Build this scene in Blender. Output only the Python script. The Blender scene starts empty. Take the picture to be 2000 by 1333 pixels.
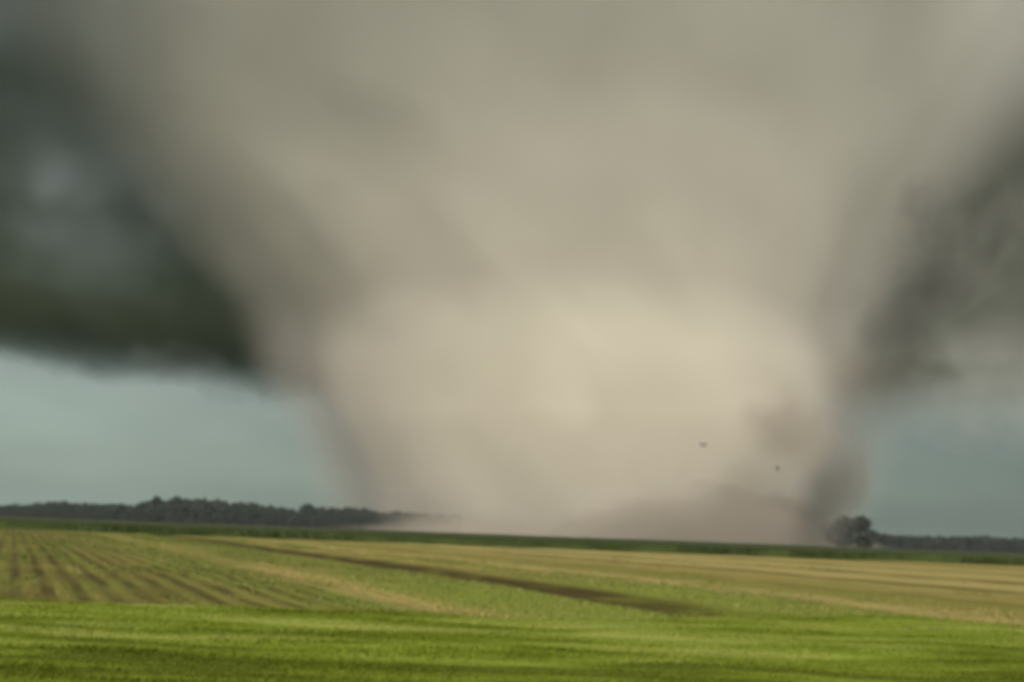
import bpy, math, random
import numpy as np
from mathutils import Vector, Matrix

random.seed(7)
rng = np.random.default_rng(7)
scene = bpy.context.scene
COL = scene.collection

# ------------------------------------------------------------------ camera
PITCH, ROLL, EYE, LENS = math.radians(13.55), math.radians(2.1), 2.0, 28.0
cam_data = bpy.data.cameras.new('camera')
cam = bpy.data.objects.new('camera', cam_data)
COL.objects.link(cam)
cam_data.lens, cam_data.sensor_width = LENS, 36.0
cam_data.clip_start, cam_data.clip_end = 0.1, 30000.0
CAM_ROT = Matrix.Rotation(math.pi / 2 + PITCH, 3, 'X') @ Matrix.Rotation(ROLL, 3, 'Z')
cam.matrix_world = Matrix.Translation((0, 0, EYE)) @ CAM_ROT.to_4x4()
cam_data.dof.use_dof = True            # a phone that focused on the car window: the whole view is slightly soft
cam_data.dof.focus_distance = 2.2
cam_data.dof.aperture_fstop = 2.1
scene.camera = cam

# ------------------------------------------------------------------ sun, sky, exposure
SUN_EL, SUN_AZ = math.radians(31), math.radians(180)      # behind the camera, through the clear edge of the storm
sdir = Vector((math.sin(SUN_AZ) * math.cos(SUN_EL), math.cos(SUN_AZ) * math.cos(SUN_EL), math.sin(SUN_EL)))
sun_data = bpy.data.lights.new('sun', 'SUN')
sun_data.energy, sun_data.angle, sun_data.color = 5.0, math.radians(14), (1.0, 0.95, 0.87)
sun = bpy.data.objects.new('sun', sun_data)
sun.rotation_euler = sdir.to_track_quat('Z', 'Y').to_euler()
COL.objects.link(sun)

world = bpy.data.worlds.new('World')
scene.world = world
world.use_nodes = True
wt = world.node_tree
wt.nodes.clear()


class Graph:
    """small helper to write shader maths as expressions"""
    def __init__(s, tree): s.t = tree
    def n(s, typ, **kw):
        nd = s.t.nodes.new(typ)
        for k, v in kw.items(): setattr(nd, k, v)
        return nd
    def put(s, sock, v):
        if isinstance(v, bpy.types.NodeSocket): s.t.links.new(v, sock)
        else: sock.default_value = v
    def m(s, op, a, b=0.0, c=0.0, clamp=False):
        nd = s.n('ShaderNodeMath', operation=op, use_clamp=clamp)
        for i, v in enumerate((a, b, c)): s.put(nd.inputs[i], v)
        return nd.outputs[0]
    def add(s, a, b): return s.m('ADD', a, b)
    def sub(s, a, b): return s.m('SUBTRACT', a, b)
    def mul(s, a, b): return s.m('MULTIPLY', a, b)
    def smooth(s, x, lo, hi, a=0.0, b=1.0):
        nd = s.n('ShaderNodeMapRange', interpolation_type='SMOOTHSTEP')
        for i, v in enumerate((x, lo, hi, a, b)): s.put(nd.inputs[i], v)
        return nd.outputs[0]
    def lin(s, x, lo, hi, a=0.0, b=1.0):
        nd = s.n('ShaderNodeMapRange')
        for i, v in enumerate((x, lo, hi, a, b)): s.put(nd.inputs[i], v)
        return nd.outputs[0]
    def vec(s, x, y, z):
        nd = s.n('ShaderNodeCombineXYZ')
        for i, v in enumerate((x, y, z)): s.put(nd.inputs[i], v)
        return nd.outputs[0]
    def xyz(s, v):
        nd = s.n('ShaderNodeSeparateXYZ')
        s.put(nd.inputs[0], v)
        return nd.outputs[0], nd.outputs[1], nd.outputs[2]
    def pos(s): return s.n('ShaderNodeTexCoord').outputs['Object']
    def noise(s, v, scale, detail=2.0, rough=0.5):
        nd = s.n('ShaderNodeTexNoise')
        s.put(nd.inputs['Vector'], v)
        nd.inputs['Scale'].default_value = scale
        nd.inputs['Detail'].default_value = detail
        nd.inputs['Roughness'].default_value = rough
        return nd.outputs[0]
    def ramp(s, f, stops, interp='LINEAR'):
        nd = s.n('ShaderNodeValToRGB')
        cr = nd.color_ramp
        cr.interpolation = interp
        while len(cr.elements) > 1: cr.elements.remove(cr.elements[-1])
        cr.elements[0].position = stops[0][0]
        cr.elements[0].color = _c(stops[0][1])
        for p, c in stops[1:]:
            cr.elements.new(p).color = _c(c)
        s.put(nd.inputs[0], f)
        return nd.outputs[0]
    def mix(s, f, a, b, blend='MIX'):
        nd = s.n('ShaderNodeMix', data_type='RGBA', blend_type=blend)
        s.put(nd.inputs[0], f)
        s.put(nd.inputs[6], _c(a) if not isinstance(a, bpy.types.NodeSocket) else a)
        s.put(nd.inputs[7], _c(b) if not isinstance(b, bpy.types.NodeSocket) else b)
        return nd.outputs[2]


def _c(c):
    if isinstance(c, (int, float)): return (c, c, c, 1)
    return tuple(c) + (1,) if len(c) == 3 else tuple(c)


g = Graph(wt)
sky = g.n('ShaderNodeTexSky', sky_type='NISHITA')
sky.sun_disc = False
sky.sun_elevation, sky.sun_rotation = SUN_EL, SUN_AZ
sky.dust_density, sky.air_density = 4.0, 1.0
wv = g.n('ShaderNodeTexCoord').outputs['Generated']
wx, wy, wz = g.xyz(wv)
# an even overcast veil: paler towards the horizon all the way round, broken by wide soft cloud banks
veil = g.ramp(g.lin(wz, -0.02, 0.6), [(0.0, (1.75, 2.25, 2.0)), (0.12, (2.2, 2.7, 2.35)), (0.4, (2.0, 2.35, 2.1)), (1.0, (1.7, 1.9, 1.75))])
bank = g.noise(g.vec(wx, wy, g.mul(wz, 3.0)), 1.6, 3.0, 0.5)
veil = g.mix(g.smooth(bank, 0.35, 0.7), g.mix(1.0, veil, (0.66, 0.68, 0.70), 'MULTIPLY'), veil)
veil = g.mix(1.0, veil, (0.80, 0.80, 0.78), 'MULTIPLY')
veil = g.mix(1.0, veil, g.ramp(g.lin(wx, -1.0, 1.0), [(0.0, (1.04, 1.04, 1.04)), (0.27, (1.0, 1.0, 0.985)), (0.37, (0.72, 0.73, 0.72)), (0.5, (0.56, 0.575, 0.565)), (1.0, (0.52, 0.535, 0.525))]), 'MULTIPLY')
col = g.mix(0.94, sky.outputs[0], veil)
bg = g.n('ShaderNodeBackground')
wt.links.new(col, bg.inputs[0])
bg.inputs[1].default_value = 0.1
wo = g.n('ShaderNodeOutputWorld')
wt.links.new(bg.outputs[0], wo.inputs[0])

scene.view_settings.view_transform = 'Standard'
scene.view_settings.look = 'None'
scene.view_settings.exposure = 1.04
scene.view_settings.gamma = 1.0
scene.view_settings.use_curve_mapping = False

cy = scene.cycles
cy.use_denoising = True
cy.use_adaptive_sampling = True
cy.adaptive_threshold = 0.03
cy.volume_bounces = 4
cy.volume_max_steps = 80
cy.max_bounces = 6
cy.diffuse_bounces = 2
cy.transparent_max_bounces = 8


# ------------------------------------------------------------------ helpers
def tag(o, label=None, cat=None, group=None, kind=None):
    for k, v in (('label', label), ('category', cat), ('group', group), ('kind', kind)):
        if v: o[k] = v
    return o


def empty(name, loc, label, cat, group=None):
    o = bpy.data.objects.new(name, None)
    o.location = loc
    o.empty_display_size = 0.5
    COL.objects.link(o)
    return tag(o, label, cat, group)


def mesh_np(name, verts, faces_flat, counts, material, parent=None, smooth=False):
    """numpy mesh: verts (N,3), flat loop indices, vertices per face"""
    me = bpy.data.meshes.new(name)
    verts = np.asarray(verts, np.float32)
    faces_flat = np.asarray(faces_flat, np.int32)
    counts = np.asarray(counts, np.int32)
    me.vertices.add(len(verts))
    me.vertices.foreach_set('co', verts.ravel())
    me.loops.add(len(faces_flat))
    me.loops.foreach_set('vertex_index', faces_flat)
    me.polygons.add(len(counts))
    starts = np.concatenate([[0], np.cumsum(counts)[:-1]]).astype(np.int32)
    me.polygons.foreach_set('loop_start', starts)
    me.polygons.foreach_set('loop_total', counts)
    if smooth: me.polygons.foreach_set('use_smooth', np.ones(len(counts), bool))
    me.update(calc_edges=True)
    me.validate()
    me.materials.append(material)
    o = bpy.data.objects.new(name, me)
    COL.objects.link(o)
    if parent is not None: o.parent = parent
    return o


def grid_np(name, P, material, parent=None, closed_u=False, smooth=True):
    """P is (rows, cols, 3)"""
    R, C = P.shape[:2]
    idx = np.arange(R * C).reshape(R, C)
    if closed_u: idx = np.concatenate([idx, idx[:, :1]], 1)
    a, b, c, d = idx[:-1, :-1], idx[:-1, 1:], idx[1:, 1:], idx[1:, :-1]
    f = np.stack([a, b, c, d], -1).reshape(-1, 4)
    return mesh_np(name, P.reshape(-1, 3), f.ravel(), np.full(len(f), 4), material, parent, smooth)


def vnoise(x, y, cell, seed=0):
    """smooth 2-D value noise in 0..1"""
    r = np.random.default_rng(seed).random((256, 256))
    u, v = np.asarray(x) / cell, np.asarray(y) / cell
    iu, iv = np.floor(u).astype(int), np.floor(v).astype(int)
    fu, fv = u - iu, v - iv
    fu, fv = fu * fu * (3 - 2 * fu), fv * fv * (3 - 2 * fv)
    q = lambda i, j: r[i % 256, j % 256]
    return (q(iu, iv) * (1 - fu) + q(iu + 1, iv) * fu) * (1 - fv) + (q(iu, iv + 1) * (1 - fu) + q(iu + 1, iv + 1) * fu) * fv


def new_mat(name):
    m = bpy.data.materials.new(name)
    m.use_nodes = True
    m.node_tree.nodes.clear()
    return m, Graph(m.node_tree)


def surf_mat(name, color_fn, rough=0.9, bump=None, trans=0.0):
    m, g = new_mat(name)
    c = color_fn(g)
    b = g.n('ShaderNodeBsdfPrincipled')
    g.put(b.inputs['Base Color'], c if isinstance(c, bpy.types.NodeSocket) else _c(c))
    b.inputs['Roughness'].default_value = rough
    b.inputs['Specular IOR Level'].default_value = 0.15
    out = b.outputs[0]
    if bump is not None:
        bp = g.n('ShaderNodeBump')
        bp.inputs['Strength'].default_value = 0.6
        bp.inputs['Distance'].default_value = bump[1]
        g.put(bp.inputs['Height'], bump[0](g))
        g.put(b.inputs['Normal'], bp.outputs[0])
    if trans:
        t = g.n('ShaderNodeBsdfTranslucent')
        g.put(t.inputs[0], c if isinstance(c, bpy.types.NodeSocket) else _c(c))
        mx = g.n('ShaderNodeMixShader')
        mx.inputs[0].default_value = trans
        g.t.links.new(out, mx.inputs[1])
        g.t.links.new(t.outputs[0], mx.inputs[2])
        out = mx.outputs[0]
    o = g.n('ShaderNodeOutputMaterial')
    g.t.links.new(out, o.inputs['Surface'])
    return m


def vol_mat(name, fn, rate, aniso=0.0):
    """fn(g) -> (density socket, colour)"""
    m, g = new_mat(name)
    d, c = fn(g)
    v = g.n('ShaderNodeVolumePrincipled')
    g.put(v.inputs['Density'], d)
    g.put(v.inputs['Color'], c if isinstance(c, bpy.types.NodeSocket) else _c(c))
    v.inputs['Anisotropy'].default_value = aniso
    o = g.n('ShaderNodeOutputMaterial')
    g.t.links.new(v.outputs[0], o.inputs['Volume'])
    m.cycles.volume_step_rate = rate
    return m


F = 2000 * LENS / 36.0


def ray(px, py):
    """direction through a pixel of the 2000 x 1333 photograph"""
    return CAM_ROT @ Vector(((px - 1000) / F, (666.5 - py) / F, -1.0))


def at(px, py, dist):
    """point at forward distance dist seen at a pixel"""
    d = ray(px, py)
    return Vector((0, 0, EYE)) + d * (dist / d.y)


# ------------------------------------------------------------------ ground, field, verge
ROW_AZ = math.radians(-31.0)
RD = np.array([math.sin(ROW_AZ), math.cos(ROW_AZ)])     # along the planted rows
RN = np.array([math.cos(ROW_AZ), -math.sin(ROW_AZ)])    # across them
ROW = 0.76


def uv_nodes(g):
    x, y, z = g.xyz(g.pos())
    u = g.add(g.mul(x, float(RN[0])), g.mul(y, float(RN[1])))
    w = g.add(g.mul(x, float(RD[0])), g.mul(y, float(RD[1])))
    return x, y, u, w


def far_ground_col(g):
    p = g.pos()
    return g.ramp(g.noise(p, 0.01, 4.0), [(0.3, (0.05, 0.065, 0.02)), (0.7, (0.075, 0.075, 0.03))])


M_ground = surf_mat('far_land', far_ground_col, 1.0)
n = 96
rad = np.concatenate([[0.0], np.geomspace(20, 14000, 40)])
ang = np.linspace(0, 2 * math.pi, n, endpoint=False)
P = np.stack([rad[:, None] * np.cos(ang), rad[:, None] * np.sin(ang), np.full((len(rad), n), -0.7)], -1)
ground = grid_np('ground', P, M_ground, closed_u=True)
tag(ground, kind='structure')


def field_z(x, y):
    """height of the stubble field: planted ridges, the drainage swale and soft undulation"""
    u = x * RN[0] + y * RN[1]
    w = x * RD[0] + y * RD[1]
    wob = (vnoise(u, w, 9.0, 3) - 0.5) * 0.25
    amp = 0.036 * np.clip(1.3 - np.hypot(x, y) / 70.0, 0.15, 1)
    z = amp * np.cos(2 * math.pi * (u + wob) / ROW) + 0.10 * (vnoise(x, y, 2.2, 5) - 0.5) + 0.12 * (vnoise(x, y, 14, 6) - 0.5)
    su = swale_u(w)
    z -= 0.28 * np.exp(-((u - su) / 1.15) ** 2)
    return z


def swale_u(w):
    return 18.6 - 2.2 * np.clip((34 - w) / 22.0, 0, 1.5) ** 2


def field_col(g):
    x, y, u, w = uv_nodes(g)
    p = g.pos()
    warp = g.mul(g.sub(g.noise(g.vec(g.mul(u, 0.5), g.mul(w, 0.10), 0.0), 1.0, 3.0), 0.5), 5.0)
    uu = g.add(u, warp)
    tan, straw, olive, green = (0.1350, 0.1098, 0.0279), (0.1764, 0.1422, 0.0468), (0.0882, 0.0846, 0.0144), (0.0702, 0.0900, 0.0090)
    brown, dark = (0.062, 0.051, 0.008), (0.026, 0.0195, 0.0014)
    lo, hi = -20.0, 110.0
    st = lambda v: (v - lo) / (hi - lo)
    base = g.ramp(g.lin(uu, lo, hi), [
        (st(-20), olive), (st(3.0), brown), (st(6.5), olive), (st(8.2), green), (st(9.2), straw), (st(11.6), tan),
        (st(13.0), olive), (st(15), green), (st(17), olive), (st(21), tan), (st(24), olive), (st(27), straw), (st(30), olive),
        (st(38), tan), (st(48), straw), (st(75), straw), (st(110), tan)])
    patch = g.smooth(g.noise(g.vec(g.mul(u, 0.42), g.mul(w, 0.15), 17.0), 1.0, 3.0, 0.6), 0.42, 0.60)
    base = g.mix(g.mul(patch, g.smooth(u, 32.0, 22.0, 0.0, 0.75)), base, olive)
    far_strip = g.mul(g.smooth(g.add(w, g.mul(warp, 2.0)), 36.0, 50.0), g.mul(g.smooth(u, 7.0, 8.5), g.smooth(u, 14.5, 12.5)))
    base = g.mix(g.mul(far_strip, 0.8), base, olive)
    # broken patches of weeds and of bare soil
    weed = g.smooth(g.noise(g.vec(g.mul(u, 0.55), g.mul(w, 0.16), 3.0), 1.0, 4.0, 0.6), 0.50, 0.66)
    base = g.mix(g.mul(weed, g.smooth(u, 28.0, 40.0, 0.75, 0.4)), base, green)
    soil = g.smooth(g.noise(g.vec(g.mul(u, 0.7), g.mul(w, 0.13), 9.0), 1.0, 4.0, 0.6), 0.56, 0.70)
    base = g.mix(g.mul(soil, g.smooth(u, 28.0, 40.0, 0.65, 0.3)), base, brown)
    lush = g.mul(g.smooth(g.add(w, warp), 38.0, 24.0), g.smooth(g.add(u, g.mul(warp, 0.5)), 25.5, 23.0))
    lush = g.mul(lush, g.smooth(u, 9.5, 12.5))
    base = g.mix(g.mul(lush, 0.85), base, (0.094, 0.116, 0.012))
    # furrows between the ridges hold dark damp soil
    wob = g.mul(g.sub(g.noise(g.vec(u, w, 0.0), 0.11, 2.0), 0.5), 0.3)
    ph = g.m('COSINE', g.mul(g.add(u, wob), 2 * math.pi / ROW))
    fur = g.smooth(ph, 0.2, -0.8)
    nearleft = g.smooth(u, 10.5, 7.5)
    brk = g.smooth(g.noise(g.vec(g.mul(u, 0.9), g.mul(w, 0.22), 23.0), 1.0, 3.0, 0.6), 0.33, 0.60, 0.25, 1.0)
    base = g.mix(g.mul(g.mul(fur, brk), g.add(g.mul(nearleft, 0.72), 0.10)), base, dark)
    # wheel tracks and the swale
    for uc, wd, amt in ((43.0, 2.4, 0.9), (56.0, 3.0, 0.9), (74.0, 4.0, 0.9), (33.0, 1.0, 0.6), (98.0, 6.0, 0.8)):
        dd = g.m('ABSOLUTE', g.sub(g.add(u, g.mul(warp, 0.2)), uc))
        base = g.mix(g.mul(g.smooth(dd, wd, wd * 0.2), amt), base, brown)
    q = g.m('MAXIMUM', g.mul(g.sub(34.0, w), 1 / 22.0), 0.0)
    su = g.sub(18.6, g.mul(g.mul(q, q), 2.2))
    dd = g.m('ABSOLUTE', g.sub(g.add(u, g.mul(warp, 0.12)), su))
    fade = g.mul(g.smooth(w, 8.0, 26.0, 0.5, 1.0), g.smooth(g.noise(g.vec(g.mul(u, 0.6), g.mul(w, 0.22), 31.0), 1.0, 3.0), 0.25, 0.5, 0.55, 1.0))
    base = g.mix(g.mul(g.smooth(dd, 2.5, 1.0), fade), base, dark)
    fine = g.noise(g.vec(x, y, 0.0), 6.0, 5.0, 0.7)
    return g.mix(1.0, base, g.ramp(fine, [(0.3, (0.72, 0.72, 0.72)), (0.7, (1.25, 1.25, 1.25))]), 'MULTIPLY')


M_field = surf_mat('stubble_soil', field_col, 1.0, (lambda g: g.noise(g.pos(), 9.0, 4.0, 0.7), 0.05))
us = np.concatenate([np.arange(-22, 34, 0.152), np.arange(34, 80, 0.5), np.linspace(80, 210, 60)])
ws = np.concatenate([np.arange(-30, 80, 0.6), np.linspace(80, 260, 120)])
U, W = np.meshgrid(us, ws)
X, Y = U * RN[0] + W * RD[0], U * RN[1] + W * RD[1]
Z = field_z(X, Y)
Pf = np.stack([X, Y, Z], -1)
# keep the faces in front of the verge and before the crop
idx = np.arange(U.size).reshape(U.shape)
q4 = np.stack([idx[:-1, :-1], idx[:-1, 1:], idx[1:, 1:], idx[1:, :-1]], -1).reshape(-1, 4)
cyy, cxx = Y.ravel()[q4].mean(1), X.ravel()[q4].mean(1)
keep = (cyy > 14) & (cyy < 140) & (np.abs(cxx) < 190)
field = mesh_np('stubble_field', Pf.reshape(-1, 3), q4[keep].ravel(), np.full(keep.sum(), 4), M_field, smooth=True)
tag(field, kind='structure')

VX = np.array([-60, -30, -10, -4, 0, 4, 9, 11.5, 14.5, 20, 60], float)
VY = np.array([21, 20.5, 20.2, 20.2, 20.6, 21.0, 23.5, 24.5, 21.0, 19, 19], float)


def verge_edge(x):
    x = np.asarray(x, float)
    return np.interp(x, VX, VY) + 0.9 * (vnoise(x, x * 0, 1.7, 11) - 0.5) + 1.4 * (vnoise(x, x * 0 + 9, 5, 12) - 0.5)


def verge_z(x, y):
    return 0.10 + 0.06 * (vnoise(x, y, 3.0, 21) - 0.5) + 0.10 * (vnoise(x * 0.5, y, 1.6, 22) - 0.5) - 0.12 * np.clip((y - verge_edge(x) + 1.0), 0, 1)


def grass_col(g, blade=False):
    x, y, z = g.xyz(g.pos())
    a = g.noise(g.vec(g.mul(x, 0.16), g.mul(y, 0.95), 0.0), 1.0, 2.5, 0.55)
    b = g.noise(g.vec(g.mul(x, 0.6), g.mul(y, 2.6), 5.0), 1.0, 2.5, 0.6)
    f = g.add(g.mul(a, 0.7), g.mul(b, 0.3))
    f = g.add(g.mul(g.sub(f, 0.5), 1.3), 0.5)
    f = g.add(f, g.smooth(g.add(y, g.mul(a, 4.0)), 13.0, 19.0, -0.105, 0.045))     # darker, deeper green towards the road
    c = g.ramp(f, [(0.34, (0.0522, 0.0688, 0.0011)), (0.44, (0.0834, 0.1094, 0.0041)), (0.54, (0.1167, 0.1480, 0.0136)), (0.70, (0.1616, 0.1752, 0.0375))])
    if blade:
        r = g.n('ShaderNodeNewGeometry').outputs['Random Per Island']
        c = g.mix(1.0, c, g.ramp(r, [(0, (0.92, 0.93, 0.9)), (1, (1.08, 1.07, 1.1))]), 'MULTIPLY')
    return c


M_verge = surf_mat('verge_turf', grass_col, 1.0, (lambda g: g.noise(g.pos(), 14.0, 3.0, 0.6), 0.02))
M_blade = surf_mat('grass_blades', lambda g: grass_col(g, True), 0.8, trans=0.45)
xs = np.arange(-45, 45, 0.3)
tt = np.linspace(0, 1, 90)
XX, TT = np.meshgrid(xs, tt)
YY = 3.0 + TT * (verge_edge(XX) - 3.0)
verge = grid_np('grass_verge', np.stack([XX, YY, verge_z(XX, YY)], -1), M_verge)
tag(verge, kind='structure')


# ------------------------------------------------------------------ grass, straw, weeds, crop
def blades(name, bx, by, bz, h, wd, lean_dir, lean, material, kind_label):
    """curved blades: five vertices, a quad and a triangle each"""
    N = len(bx)
    a = rng.uniform(0, math.pi, N)
    sx, sy = np.cos(a) * wd / 2, np.sin(a) * wd / 2
    lx, ly = np.cos(lean_dir) * lean * h, np.sin(lean_dir) * lean * h
    V = np.empty((N, 5, 3), np.float32)
    V[:, 0] = np.stack([bx - sx, by - sy, bz], -1)
    V[:, 1] = np.stack([bx + sx, by + sy, bz], -1)
    V[:, 2] = np.stack([bx + lx * .35 + sx * .8, by + ly * .35 + sy * .8, bz + h * .6], -1)
    V[:, 3] = np.stack([bx + lx * .35 - sx * .8, by + ly * .35 - sy * .8, bz + h * .6], -1)
    V[:, 4] = np.stack([bx + lx, by + ly, bz + h * np.clip(1.05 - 0.25 * lean, .5, 1)], -1)
    base = (np.arange(N) * 5)[:, None]
    f = np.concatenate([base + np.array([[0, 1, 2, 3]]), base + np.array([[3, 2, 4]])], 1)
    return tag(mesh_np(name, V.reshape(-1, 3), f.ravel(), np.tile([4, 3], N), material), kind_label, None, None, 'stuff')


# verge grass, denser where it is nearer
N = 420000
y = 7.5 + (rng.random(N) ** 1.35) * 27
x = (rng.random(N) * 2 - 1) * (y * 0.72 + 4)
ok = y < verge_edge(x) + rng.normal(0, .25, N) + np.clip(x + 6, 0, 6) / 6 * np.abs(rng.normal(0, 1.3, N))
x, y = x[ok], y[ok]
tall = vnoise(x * 0.35, y, 0.7, 31)
h = (0.028 + 0.055 * tall ** 1.5) * rng.uniform(.6, 1.35, len(x))
wd = 0.006 + y * 0.0006
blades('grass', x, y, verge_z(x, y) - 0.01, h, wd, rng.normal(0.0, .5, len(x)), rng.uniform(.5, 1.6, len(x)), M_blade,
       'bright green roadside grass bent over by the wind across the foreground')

# straw and stubble on the field
def straw_col(g):
    r = g.n('ShaderNodeNewGeometry').outputs['Random Per Island']
    return g.ramp(r, [(0, (0.1032, 0.0791, 0.0224)), (0.5, (0.1591, 0.1247, 0.0396)), (1, (0.2021, 0.1617, 0.0602))])


M_straw = surf_mat('straw', straw_col, 0.8)
N = 260000
u = rng.uniform(-12, 44, N)
w = -6 + rng.random(N) ** 1.3 * 110
u = np.round(u / ROW) * ROW + rng.normal(0, .15, N)
x, y = u * RN[0] + w * RD[0], u * RN[1] + w * RD[1]
lit = np.exp(-((u - 10.2) / 1.2) ** 2) * np.clip((50 - w) / 14, 0.1, 1) + 0.9 * np.exp(-((u - 27.5) / 2.5) ** 2) + 0.35 * np.exp(-((u - 22) / 2.0) ** 2) + 0.10
lit *= np.clip(3.2 * vnoise(u * 1.2, w * 0.3, 1.5, 41) - 1.3, 0, 1) + 0.05
ok = (y > verge_edge(x) - .2) & (np.abs(x) < y * 0.75 + 3) & (rng.random(N) < lit) & (np.abs(u - swale_u(w)) > 1.9) & (y < 110)
x, y = x[ok], y[ok]
blades('straw', x, y, field_z(x, y) - .005, rng.uniform(.03, .10, len(x)), 0.010 + y * .0007, rng.uniform(0, 6.28, len(x)), rng.uniform(.3, 2.6, len(x)),
       M_straw, 'tan straw and stubble strewn in strips across the field')


def weed_col(g):
    r = g.n('ShaderNodeNewGeometry').outputs['Random Per Island']
    return g.ramp(r, [(0, (0.0473, 0.0602, 0.0086)), (0.6, (0.0817, 0.0989, 0.0172)), (1, (0.1161, 0.1204, 0.0344))])


M_weed = surf_mat('weed_leaves', weed_col, 0.7, trans=0.2)
N = 300000
u = rng.uniform(-12, 60, N)
w = -6 + rng.random(N) ** 1.3 * 120
u = np.where(u < 9, np.round(u / ROW) * ROW + rng.normal(0, .13, N), u)
x, y = u * RN[0] + w * RD[0], u * RN[1] + w * RD[1]
pt = vnoise(u * 0.8, w * 0.22, 1.6, 51) * .65 + vnoise(u, w, .8, 52) * .35
gband = np.where(u < 28, 0.30, 0.02) + 0.6 * np.exp(-((u - 14.0) / 3.0) ** 2) + 0.5 * np.exp(-((u - 8.0) / 1.0) ** 2) + 0.6 * np.exp(-((u - 21) / 3.0) ** 2) * (w < 34)
gband = gband + 0.8 * (u > 11) * (u < 24.5) * np.clip((34 - w) / 10, 0, 1)
gband = gband - 0.5 * np.exp(-((u - 10.2) / 1.0) ** 2) - .3 * np.exp(-((u - 27.5) / 2) ** 2)
ok = (y > verge_edge(x) - .2) & (np.abs(x) < y * 0.75 + 3) & (pt > 0.80 - gband * 0.55) & (np.abs(u - swale_u(w)) > 1.8) & (y < 120)
x, y = x[ok], y[ok]
blades('weeds', x, y, field_z(x, y) - .01, rng.uniform(.05, .15, len(x)), .010 + y * .0007, rng.normal(0, .9, len(x)), rng.uniform(.3, 1.4, len(x)),
       M_weed, 'low green weeds growing between the straw strips of the field')

# the far crop: a leafy front, then the tops of the plants as an uneven sheet
def crop_col(g):
    r = g.n('ShaderNodeNewGeometry').outputs['Random Per Island']
    return g.ramp(r, [(0, (0.0102, 0.0179, 0.0026)), (1, (0.0221, 0.0323, 0.0051))])


M_crop = surf_mat('crop_leaves', crop_col, 0.8, trans=0.15)
M_croptop = surf_mat('crop_canopy', lambda g: g.ramp(g.noise(g.pos(), 0.3, 4.0), [(0.3, (0.0110, 0.0170, 0.0026)), (0.7, (0.0204, 0.0289, 0.0059))]), 1.0)
CROP_Y = 120.0
xs = np.arange(-330, 331, 1.6)
ys = np.concatenate([[CROP_Y, CROP_Y + .15], np.arange(CROP_Y + 1.0, 185, 1.2), np.geomspace(186, 470, 60)])
XX, YY = np.meshgrid(xs, ys)
YY = YY + (vnoise(XX, XX * 0, 5, 61) - .5) * 1.2
ZZ = 1.02 + 0.22 * (vnoise(XX, YY, 1.7, 62) - .5) + 0.35 * (vnoise(XX, YY, 25, 63) - .5) + np.clip(XX / 330, -1, 1) * 0.15
ZZ[0, :] = -0.3
crop = grid_np('crop', np.stack([XX, YY, ZZ], -1), M_croptop, smooth=False)
tag(crop, 'dark green crop standing in a level strip beyond the stubble field', None, None, 'stuff')
N = 60000
x = rng.uniform(-150, 150, N)
y = CROP_Y + rng.exponential(6, N) - .5
blades('crop_leaves', x, y, np.where(rng.random(N) < .45, 0.0, .62), rng.uniform(.35, .75, N), np.full(N, .11), rng.uniform(0, 6.28, N), rng.uniform(.2, 1.0, N),
       M_crop, 'leafy front edge of the dark green crop beyond the stubble field')

# ------------------------------------------------------------------ trees
def leaf_col(g):
    r = g.n('ShaderNodeNewGeometry').outputs['Random Per Island']
    return g.ramp(r, [(0, (0.010, 0.014, 0.011)), (0.6, (0.015, 0.020, 0.015)), (1, (0.021, 0.027, 0.020))])


M_leaf = surf_mat('tree_leaves', leaf_col, 0.8, trans=0.1)
M_bark = surf_mat('bark', lambda g: g.ramp(g.noise(g.pos(), 2.0, 4.0), [(0.3, (0.05, 0.042, 0.033)), (0.7, (0.10, 0.085, 0.07))]), 0.95)


def crown_data(H, Rr, nl, seed):
    """leaf clumps through several overlapping lobes of a crown that reaches near the ground"""
    r = np.random.default_rng(seed)
    lobes = []
    for k in range(9):
        a, q = r.uniform(0, 6.28), r.uniform(.15, .62) * (1 - .35 * k / 8)
        zc = (.16 + .62 * (k / 8.0)) * H
        lobes.append((math.cos(a) * q * Rr, math.sin(a) * q * Rr, zc, r.uniform(.45, .62) * Rr, r.uniform(.14, .20) * H))
    lobes.append((0, 0, H * .80, Rr * .45, H * .2))
    pts = []
    for k in range(nl):
        lx, ly, lz, lr, lh = lobes[k % len(lobes)]
        d = r.normal(size=3); d /= np.linalg.norm(d)
        q = r.uniform(.45, 1.0) if r.random() < .93 else r.uniform(1.0, 1.15)
        pts.append((lx + d[0] * lr * q, ly + d[1] * lr * q, max(0.02 * H, lz + d[2] * lh * q)))
    pts = np.array(pts)
    a = r.normal(size=(nl, 3)); a /= np.linalg.norm(a, axis=1)[:, None]
    b = np.cross(a, r.normal(size=(nl, 3))); b /= np.linalg.norm(b, axis=1)[:, None]
    s = r.uniform(.40, 1.0, nl)[:, None] * (H / 16)
    return np.stack([pts + a * s, pts + b * s * .8, pts - a * s, pts - b * s * .8], 1)


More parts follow.
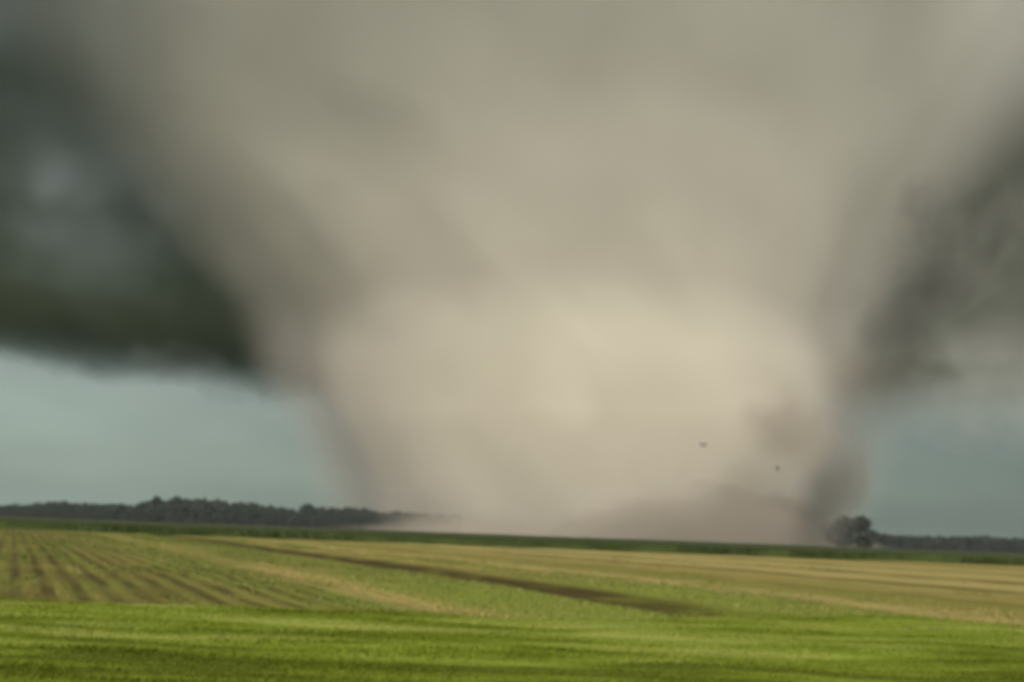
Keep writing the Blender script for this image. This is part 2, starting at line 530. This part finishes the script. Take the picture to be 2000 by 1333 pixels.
def trunk_data(H, Rr, seed):
    r = np.random.default_rng(seed + 500)
    V, Fc = [], []
    def limb(p0, p1, r0, r1, k=7):
        p0, p1 = Vector(p0), Vector(p1)
        ax = (p1 - p0).normalized()
        s1 = ax.orthogonal().normalized(); s2 = ax.cross(s1)
        b = len(V)
        for p, rr in ((p0, r0), ((p0 + p1) / 2 + s1 * r0 * .3, (r0 + r1) / 2), (p1, r1)):
            for i in range(k):
                t = 2 * math.pi * i / k
                V.append(p + (s1 * math.cos(t) + s2 * math.sin(t)) * rr)
        for j in range(2):
            for i in range(k):
                Fc.append((b + j * k + i, b + j * k + (i + 1) % k, b + (j + 1) * k + (i + 1) % k, b + (j + 1) * k + i))
    limb((0, 0, -.4), (r.uniform(-.3, .3), r.uniform(-.3, .3), H * .72), H * .026, H * .008)
    for k in range(5):
        t = r.uniform(0, 6.28); z0 = H * r.uniform(.2, .5)
        limb((0, 0, z0), (math.cos(t) * Rr * .6, math.sin(t) * Rr * .6, z0 + H * r.uniform(.12, .25)), H * .011, H * .004, 5)
    return np.array(V), np.array(Fc)


def one_tree(name, x, y, H, Rr, seed, label, group, nl=1500):
    t = empty(name, (x, y, -.7), label, 'tree', group)
    V, Fc = trunk_data(H, Rr, seed)
    mesh_np('trunk', V, Fc.ravel(), np.full(len(Fc), 4), M_bark, t)
    C = crown_data(H, Rr, nl, seed)
    mesh_np('crown', C.reshape(-1, 3), np.arange(nl * 4), np.full(nl, 4), M_leaf, t)
    return t


def wood(name, spots, label):
    """a far wood that reads as one mass: trunks and crowns of many trees, one object"""
    Vs, Fs, off = [], [], 0
    for i, (x, y, H, Rr) in enumerate(spots):
        C = crown_data(H, Rr, 640, 900 + i % 11)
        a = rng.uniform(0, 6.28)
        R2 = np.array([[math.cos(a), -math.sin(a), 0], [math.sin(a), math.cos(a), 0], [0, 0, 1]])
        C = (C.reshape(-1, 3) @ R2.T) + np.array([x, y, -.7])
        T, Tf = trunk_data(H, Rr, i % 7)
        T = T + np.array([x, y, -.7])
        Vs += [C, T]
        Fs += [np.arange(len(C)).reshape(-1, 4) + off, Tf + off + len(C)]
        off += len(C) + len(T)
    Fq = np.concatenate(Fs)
    return tag(mesh_np(name, np.concatenate(Vs), Fq.ravel(), np.full(len(Fq), 4), M_leaf), label, None, None, 'stuff')


def px_tree(px, py_top, dist, wpx):
    top = at(px, py_top, dist)
    return top.x, dist, top.z + .7, wpx / F * dist / 2


# silhouette of the left wood in the photograph (pixel column, pixel row of its top)
TL = [(-260, 985), (0, 988), (120, 978), (190, 984), (242, 983), (265, 984), (290, 979), (310, 975), (345, 973), (420, 975), (450, 979), (480, 981), (530, 987), (575, 995), (605, 990),
      (650, 991), (700, 992), (735, 996), (800, 1000), (900, 1004)]
tx, ty = zip(*TL)
spots = []
px = -260.0
while px < 900:
    for d0, dy in ((618, 12), (640, 0), (668, 0)):
        top = np.interp(px, tx, ty) + rng.uniform(-2, 4) + dy * rng.uniform(.5, 1.3)
        X0, Y0, H0, R0 = px_tree(px + rng.uniform(-6, 6), top, d0 + rng.uniform(-10, 10) + max(0, px - 500) * .12, rng.uniform(30, 46))
        spots.append((X0, Y0, H0, R0))
    px += 11
wood('woodland', spots, 'long dark wood along the horizon left of the tornado, fading into its dust')
TR = [(1690, 1040), (1760, 1045), (1850, 1047), (1910, 1045), (1960, 1049), (2000, 1051), (2100, 1052), (2300, 1058)]
tx2, ty2 = zip(*TR)
spots = []
px = 1690.0
while px < 2300:
    for d0 in (730, 780, 815):
        top = np.interp(px, tx2, ty2) + rng.uniform(-1, 4)
        X0, Y0, H0, R0 = px_tree(px + rng.uniform(-5, 5), top, d0 + rng.uniform(-10, 10), rng.uniform(26, 40))
        spots.append((X0, Y0, H0, R0))
    px += 12
wood('treeline', spots, 'low hazy tree belt on the horizon right of the tornado')
for i, (px, py, d0, wpx, lab, grp) in enumerate([
        (308, 968, 625, 32, 'tallest tree of the dark wood, its round head standing above the others', None),
        (347, 970, 628, 44, 'broad-headed tree just right of the tallest tree in the dark wood', None),
        (600, 983, 632, 52, 'broad domed tree standing up from the lower right part of the dark wood', None),
        (1650, 1008, 572, 92, 'wide rounded tree, the left half of the lone clump beside the dust column', None),
        (1680, 1006, 577, 70, 'upright tree, the right half of the lone clump beside the dust column', None)]):
    X0, Y0, H0, R0 = px_tree(px, py, d0, wpx)
    one_tree('tree', X0, Y0, H0, R0, 40 + i, lab, grp)

# ------------------------------------------------------------------ flying debris
M_debris = surf_mat('torn_sheet', lambda g: g.ramp(g.noise(g.pos(), 1.2, 3.0), [(0.35, (0.06, 0.06, 0.055)), (0.65, (0.13, 0.12, 0.10))]), 0.8)


def debris(px, py, dist, size, label, seed):
    r = np.random.default_rng(seed)
    nx, ny = 9, 7
    a, b = np.meshgrid(np.linspace(-1, 1, nx), np.linspace(-.62, .62, ny))
    ragged = 1 + .25 * r.normal(size=a.shape) * ((np.abs(a) > .9) | (np.abs(b) > .55))
    top = np.stack([a * ragged, .45 * np.sin(a * 2.1 + .4) + .12 * r.normal(size=a.shape), b * ragged + .12 * a * a], -1)
    bot = top + np.array([0, .06, 0])
    Pn = np.concatenate([top.reshape(-1, 3), bot.reshape(-1, 3)]) * size / 2
    idx = np.arange(nx * ny).reshape(ny, nx)
    q = np.stack([idx[:-1, :-1], idx[:-1, 1:], idx[1:, 1:], idx[1:, :-1]], -1).reshape(-1, 4)
    rim = list(idx[0, :]) + list(idx[1:, -1]) + list(idx[-1, -2::-1]) + list(idx[-2:0:-1, 0])
    side = np.array([(rim[i], rim[(i + 1) % len(rim)], rim[(i + 1) % len(rim)] + nx * ny, rim[i] + nx * ny) for i in range(len(rim))])
    Fq = np.concatenate([q, q[:, ::-1] + nx * ny, side])
    o = mesh_np('debris', Pn, Fq.ravel(), np.full(len(Fq), 4), M_debris)
    o.location = at(px, py, dist)
    o.rotation_euler = (r.uniform(-.3, .3), r.uniform(-.3, .3), r.uniform(-.4, .4))
    return tag(o, label, 'debris', 'debris flying in front of the tornado')


debris(1373, 869, 400, 3.2, 'fainter brownish scrap of debris in the air, the higher one nearer the bright core', 1)
debris(1518, 916, 330, 2.6, 'darker grey scrap of debris in the air, the lower one near the dust column', 2)

# ------------------------------------------------------------------ tornado (volumes inside shaped hulls)
TD = 800.0
PROF = [(0, 210, 77), (20, 223, 76), (97, 257, 70), (150, 267, 61), (204, 267, 48), (317, 332, 26), (406, 408, 16), (520, 500, 4), (640, 590, 0)]   # height, radius, axis x
pz, pr, pc = map(np.array, zip(*PROF))
ZT = 640.0
torn = empty('tornado', (82, TD, -.7), 'huge tan wedge tornado of dust widening upwards from the fields into the cloud', 'tornado')


def prof_ramp(g, z, vals, scale):
    return g.mul(g.ramp(g.m('DIVIDE', z, ZT, clamp=True), [(float(a) / ZT, float(v) / scale) for a, v in zip(pz, vals)]), scale)


def funnel_vol(g):
    x, y, z = g.xyz(g.pos())
    cxo = g.sub(prof_ramp(g, z, pc, 100.0), 82.0)
    dx = g.sub(x, cxo)
    r = g.m('SQRT', g.add(g.mul(dx, dx), g.mul(y, y)))
    # sheared, swirling noise wrapped round the axis
    th = g.m('ARCTAN2', dx, g.mul(y, -1.0))
    nv = g.vec(g.add(g.add(g.mul(th, 2.6), g.mul(z, 0.0015)), 3.7), g.mul(z, 0.0085), g.mul(r, 0.006))
    n1 = g.noise(nv, 1.0, 3.5, 0.52)
    R = prof_ramp(g, z, pr, 700.0)
    R = g.add(R, g.mul(g.sub(n1, 0.5), g.lin(z, 60.0, 300.0, 42.0, 62.0)))
    s_ = g.sub(R, r)
    core = g.smooth(s_, 10.0, 110.0)
    halo = g.smooth(s_, g.lin(z, 100.0, 500.0, -48.0, -150.0), g.lin(z, 100.0, 500.0, 22.0, 90.0))
    fade = g.smooth(z, ZT, ZT - 120.0)
    dc = g.mul(core, 0.034)
    dh = g.mul(halo, g.lin(z, 40.0, 300.0, 0.0066, 0.0046))
    dsum = g.add(dc, dh)
    dens = g.mul(dsum, fade)
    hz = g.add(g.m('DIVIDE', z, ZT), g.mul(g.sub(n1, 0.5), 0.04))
    pale = g.ramp(hz, [(0.0, (0.985, 0.935, 0.80)), (0.15, (0.965, 0.92, 0.795)), (0.32, (0.90, 0.865, 0.755)), (0.55, (0.785, 0.775, 0.715)), (0.8, (0.69, 0.695, 0.66)), (1.0, (0.62, 0.63, 0.605))])  # tan to grey with height; the dimming paints shade from the cloud above
    soil = g.ramp(hz, [(0.0, (0.235, 0.215, 0.19)), (0.2, (0.29, 0.272, 0.245)), (0.5, (0.68, 0.665, 0.61)), (1.0, (0.60, 0.61, 0.59))])  # outer soil colour, darkened low down to shade the flanks
    col = g.mix(g.m('DIVIDE', dc, g.m('MAXIMUM', dsum, 1e-5)), soil, pale)     # dark soil halo paints shade on the flanks, pale dust core the lit front
    return dens, col


def hull(name, zs, rs, cs, material, parent, seed, nang=48, jit=.05):
    an = np.linspace(0, 2 * math.pi, nang, endpoint=False)
    rows = []
    for z, rr, cc in zip(zs, rs, cs):
        k = rr * (1 + jit * (vnoise(np.cos(an) * 2 + 50, np.sin(an) * 2 + z / 90 + 50, .8, seed) - .5) * 2)
        rows.append(np.stack([cc + k * np.cos(an), k * np.sin(an), np.full(nang, z)], -1))
    V = np.concatenate(rows)
    m = len(zs)
    idx = np.arange(m * nang).reshape(m, nang)
    idx2 = np.concatenate([idx, idx[:, :1]], 1)
    q = np.stack([idx2[:-1, :-1], idx2[:-1, 1:], idx2[1:, 1:], idx2[1:, :-1]], -1).reshape(-1, 4)
    flat = list(q.ravel()) + list(idx[0][::-1]) + list(idx[-1])
    cnt = [4] * len(q) + [nang, nang]
    return mesh_np(name, V, flat, cnt, material, parent, True)


zs = np.array([0.2, 20, 60, 97, 150, 204, 260, 317, 406, 520, 640.0])
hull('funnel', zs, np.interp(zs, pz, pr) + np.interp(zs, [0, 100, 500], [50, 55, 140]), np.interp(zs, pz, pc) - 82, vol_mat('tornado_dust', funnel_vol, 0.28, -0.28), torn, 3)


def skirt_vol(g):
    x, y, z = g.xyz(g.pos())
    r = g.m('SQRT', g.add(g.mul(x, x), g.mul(y, y)))
    nn = g.noise(g.vec(g.mul(x, 0.010), g.mul(y, 0.010), g.mul(z, 0.02)), 1.0, 3.0, 0.6)
    top = g.mul(g.smooth(r, 305.0, 235.0, 3.0, 30.0), g.mul(g.lin(nn, 0.3, 0.7, 0.25, 1.5), g.mul(g.smooth(x, -170.0, 150.0, 0.65, 1.4), g.smooth(x, 240.0, 140.0, 0.08, 1.0))))
    d = g.smooth(g.sub(top, z), 0.0, 14.0)
    d = g.mul(d, g.smooth(r, 310.0, 235.0, 0.0012, 0.020))
    d = g.mul(d, g.smooth(r, 490.0, 400.0))
    return d, g.mix(g.smooth(x, -120.0, 130.0), (0.42, 0.378, 0.322), (0.34, 0.30, 0.256))


zs = np.array([0.3, 4, 16, 45, 92.0])
hull('dust_skirt', zs, [495, 480, 330, 290, 255], [0] * 5, vol_mat('ground_dust', skirt_vol, 0.35), torn, 5)


def column_vol(g):
    x, y, z = g.xyz(g.pos())
    lean = g.mul(z, 0.42)
    dx = g.sub(x, lean)
    nn = g.noise(g.vec(g.mul(x, 0.03), g.mul(y, 0.03), g.mul(z, 0.018)), 1.0, 3.0, 0.6)
    r = g.m('SQRT', g.add(g.mul(dx, dx), g.mul(y, y)))
    R = g.mul(g.smooth(z, 0.0, 45.0, 10.0, 20.0), g.lin(nn, 0.25, 0.75, 0.45, 1.45))
    d = g.smooth(g.sub(R, r), -12.0, 20.0)
    d = g.mul(d, g.mul(g.smooth(z, 80.0, 28.0), g.smooth(z, -6.0, 12.0)))
    return g.mul(d, 0.075), (0.19, 0.185, 0.165)


zs = np.array([0.3, 15, 38, 60, 78.0])
colm = hull('dust_column', zs, [34, 38, 40, 38, 22], zs * .42, vol_mat('dark_dust', column_vol, 0.9), torn, 6, 24)
colm.location = at(1588, 1040, 560) - Vector((82, TD, -.7))
colm.location.z = 0.3

def puff_vol(g):
    x, y, z = g.xyz(g.pos())
    nn = g.noise(g.vec(g.mul(x, 0.03), g.mul(y, 0.03), g.mul(z, 0.04)), 1.0, 2.0, 0.6)
    q = g.vec(g.mul(x, 1 / 46.0), g.mul(y, 1 / 30.0), g.mul(z, 1 / 36.0))
    ln = g.n('ShaderNodeVectorMath', operation='LENGTH')
    g.put(ln.inputs[0], q)
    d = g.smooth(g.add(ln.outputs['Value'], g.mul(g.sub(nn, 0.5), 1.3)), 1.0, 0.0)
    return g.mul(d, 0.034), (0.33, 0.29, 0.245)


zs = np.array([-36, -26, -10, 8, 24, 36.0])
puff = hull('dust_puff', zs, [10, 30, 42, 43, 31, 8], [0] * 6, vol_mat('brown_dust', puff_vol, 0.9), torn, 9, 24)
puff.location = at(1545, 845, 555) - Vector((82, TD, -.7))

# ------------------------------------------------------------------ storm cloud
def base_np(x, y):
    k = np.clip((x - 0) / 500, 0, 1)
    t = np.clip(900 + 200 * k - y, 0, None)
    return 192 + 0.085 * np.abs(x - 60) + (0.48 + 0.25 * k) * t + (0.45 - 0.42 * k) * np.clip(t - 420, 0, None)


def storm_vol(g):
    x, y, z = g.xyz(g.pos())
    b = g.add(192.0, g.mul(g.m('ABSOLUTE', g.sub(x, 60.0)), 0.085))
    k = g.lin(x, 0.0, 500.0)
    t = g.m('MAXIMUM', g.sub(g.add(900.0, g.mul(k, 200.0)), y), 0.0)
    b = g.add(b, g.mul(t, g.add(0.48, g.mul(k, 0.25))))
    b = g.add(b, g.mul(g.m('MAXIMUM', g.sub(t, 420.0), 0.0), g.sub(0.45, g.mul(k, 0.42))))
    n1 = g.noise(g.vec(g.mul(x, 0.0045), g.mul(y, 0.0045), g.mul(z, 0.006)), 1.0, 3.0, 0.55)
    n2 = g.noise(g.vec(g.mul(x, 0.017), g.mul(y, 0.017), g.mul(z, 0.012)), 1.0, 2.0, 0.6)
    b = g.add(b, g.add(g.mul(g.sub(n1, 0.45), 110.0), g.mul(g.sub(n2, 0.5), 60.0)))
    d = g.smooth(g.sub(z, b), 0.0, g.lin(x, 150.0, 450.0, 135.0, 180.0))
    d = g.mul(d, g.smooth(y, 140.0, 330.0))
    blue = g.mul(g.smooth(z, 720.0, 400.0), g.smooth(x, 350.0, -50.0))
    return g.mul(d, 0.022), g.mix(blue, g.mix(g.mul(g.smooth(z, 430.0, 680.0), g.smooth(x, 150.0, 450.0)), (0.64, 0.66, 0.635), (0.36, 0.375, 0.36)), (0.66, 0.75, 0.83))  # albedo darkened upper right against the sun, blued low left against ground bounce


M_storm = vol_mat('storm_cloud', storm_vol, 0.2)
xs = np.linspace(-2300, 2300, 70)
yb = np.concatenate([np.linspace(130, 900, 24), np.linspace(960, 1700, 14)])
XX, YY = np.meshgrid(xs, yb)
lowz = base_np(XX, YY) - 32 + 30 * (vnoise(XX + 9000, YY, 160, 71) - .5)
topz = np.maximum(lowz + 60, 900 + 80 * (vnoise(XX + 9000, YY, 300, 72) - .5))
ny, nx = XX.shape
V = np.concatenate([np.stack([XX, YY, lowz], -1).reshape(-1, 3), np.stack([XX, YY, topz], -1).reshape(-1, 3)])
idx = np.arange(nx * ny).reshape(ny, nx)
q = np.stack([idx[:-1, :-1], idx[:-1, 1:], idx[1:, 1:], idx[1:, :-1]], -1).reshape(-1, 4)
rim = list(idx[0, :]) + list(idx[1:, -1]) + list(idx[-1, -2::-1]) + list(idx[-2:0:-1, 0])
side = np.array([(rim[i], rim[i] + nx * ny, rim[(i + 1) % len(rim)] + nx * ny, rim[(i + 1) % len(rim)]) for i in range(len(rim))])
Fq = np.concatenate([q[:, ::-1], q + nx * ny, side])
storm = mesh_np('storm_cloud', V, Fq.ravel(), np.full(len(Fq), 4), M_storm, smooth=True)
tag(storm, 'vast grey storm cloud overhead with a dark ragged base, the tornado hanging from it', 'cloud')


def scud(name, pts, dist, label, seed, dens, colr):
    """torn cloud shred: a chain of soft lobes inside one hull; pts = (px, py, radius in metres)"""
    C = [(at(px, py, dist + dd), rr) for px, py, rr, dd in pts]
    mid = sum((c for c, r in C), Vector()) / len(C)
    def fn(g):
        p = g.pos()
        x, y, z = g.xyz(p)
        n1 = g.noise(g.vec(g.mul(x, 0.016), g.mul(y, 0.016), g.mul(z, 0.016)), 1.0, 2.5, 0.6)
        wn = g.n('ShaderNodeTexNoise')
        g.put(wn.inputs['Vector'], p)
        wn.inputs['Scale'].default_value = 0.028
        wn.inputs['Detail'].default_value = 2.5
        ws_ = g.n('ShaderNodeVectorMath', operation='MULTIPLY_ADD')
        g.put(ws_.inputs[0], wn.outputs['Color'])
        ws_.inputs[1].default_value = (70, 70, 70)
        ws_.inputs[2].default_value = (-35, -35, -35)
        wa = g.n('ShaderNodeVectorMath', operation='ADD')
        g.put(wa.inputs[0], p)
        g.put(wa.inputs[1], ws_.outputs[0])
        pw = wa.outputs[0]
        f = None
        for c, rr in C:
            q = c - mid
            dd = g.n('ShaderNodeVectorMath', operation='DISTANCE')
            g.put(dd.inputs[0], pw)
            dd.inputs[1].default_value = q
            v = g.smooth(g.m('DIVIDE', dd.outputs['Value'], rr * 1.25), 1.0, 0.0)
            f = v if f is None else g.add(f, v)
        f = g.mul(f, g.smooth(n1, 0.25, 0.70))
        return g.mul(f, dens), colr
    import bmesh
    bm = bmesh.new()
    for c, rr in C:
        bmesh.ops.create_icosphere(bm, subdivisions=2, radius=rr * 1.15, matrix=Matrix.Translation(c - mid))
    me = bpy.data.meshes.new(name)
    bm.to_mesh(me); bm.free()
    o = bpy.data.objects.new(name, me)
    COL.objects.link(o)
    rm = o.modifiers.new('remesh', 'REMESH')
    rm.mode, rm.voxel_size = 'VOXEL', 9.0
    dg = bpy.context.evaluated_depsgraph_get()
    me2 = bpy.data.meshes.new_from_object(o.evaluated_get(dg))
    o.modifiers.clear()
    o.data = me2
    me2.name = name
    me2.materials.clear()
    me2.materials.append(vol_mat(name, fn, 0.9))
    o.location = mid
    return tag(o, label, 'cloud', 'dark scud clouds beside the tornado')


scud('scud_cloud', [(1740, 690, 34, 0), (1765, 640, 34, 0), (1795, 590, 34, 0), (1830, 540, 34, 5), (1850, 490, 28, 0), (1820, 435, 24, 0), (1797, 385, 20, 0), (1885, 535, 28, 10), (1930, 490, 28, 10), (1955, 430, 28, 0)],
     640, 'dark forked shred of cloud slanting up along the right flank of the tornado', 81, 0.046, (0.155, 0.16, 0.145))
scud('scud_cloud', [(1760, 760, 60, 60), (1840, 740, 70, 60), (1930, 760, 70, 60), (2020, 740, 70, 60), (1990, 800, 50, 60)],
     760, 'pale grey ragged cloud hanging low over the sky right of the tornado', 82, 0.008, (0.42, 0.44, 0.42))
scud('scud_cloud', [(300, 700, 26, 0), (365, 712, 24, 0), (425, 735, 24, 0), (462, 765, 15, 0), (490, 745, 22, 0), (545, 755, 22, 0)],
     800, 'ragged grey wisps of cloud hanging under the dark cloud base left of the tornado', 83, 0.014, (0.22, 0.25, 0.255))

# ------------------------------------------------------------------ haze over the fields
hm, hg = new_mat('pale_air')
hv = hg.n('ShaderNodeVolumePrincipled')
hv.inputs['Density'].default_value = 0.00005
hv.inputs['Color'].default_value = (0.80, 0.88, 0.92, 1)
ho = hg.n('ShaderNodeOutputMaterial')
hg.t.links.new(hv.outputs[0], ho.inputs['Volume'])
x0, x1, y0, y1, z0, z1 = -1500.0, 1500.0, -60.0, 1500.0, -1.7, 32.0
V = [(x, y, z) for x in (x0, x1) for y in (y0, y1) for z in (z0, z1)]
Fh = np.array([(0, 1, 3, 2), (4, 6, 7, 5), (0, 4, 5, 1), (2, 3, 7, 6), (0, 2, 6, 4), (1, 5, 7, 3)])
tag(mesh_np('haze', V, Fh.ravel(), np.full(6, 4), hm), 'thin pale haze over the fields and the far trees', None, None, 'stuff')
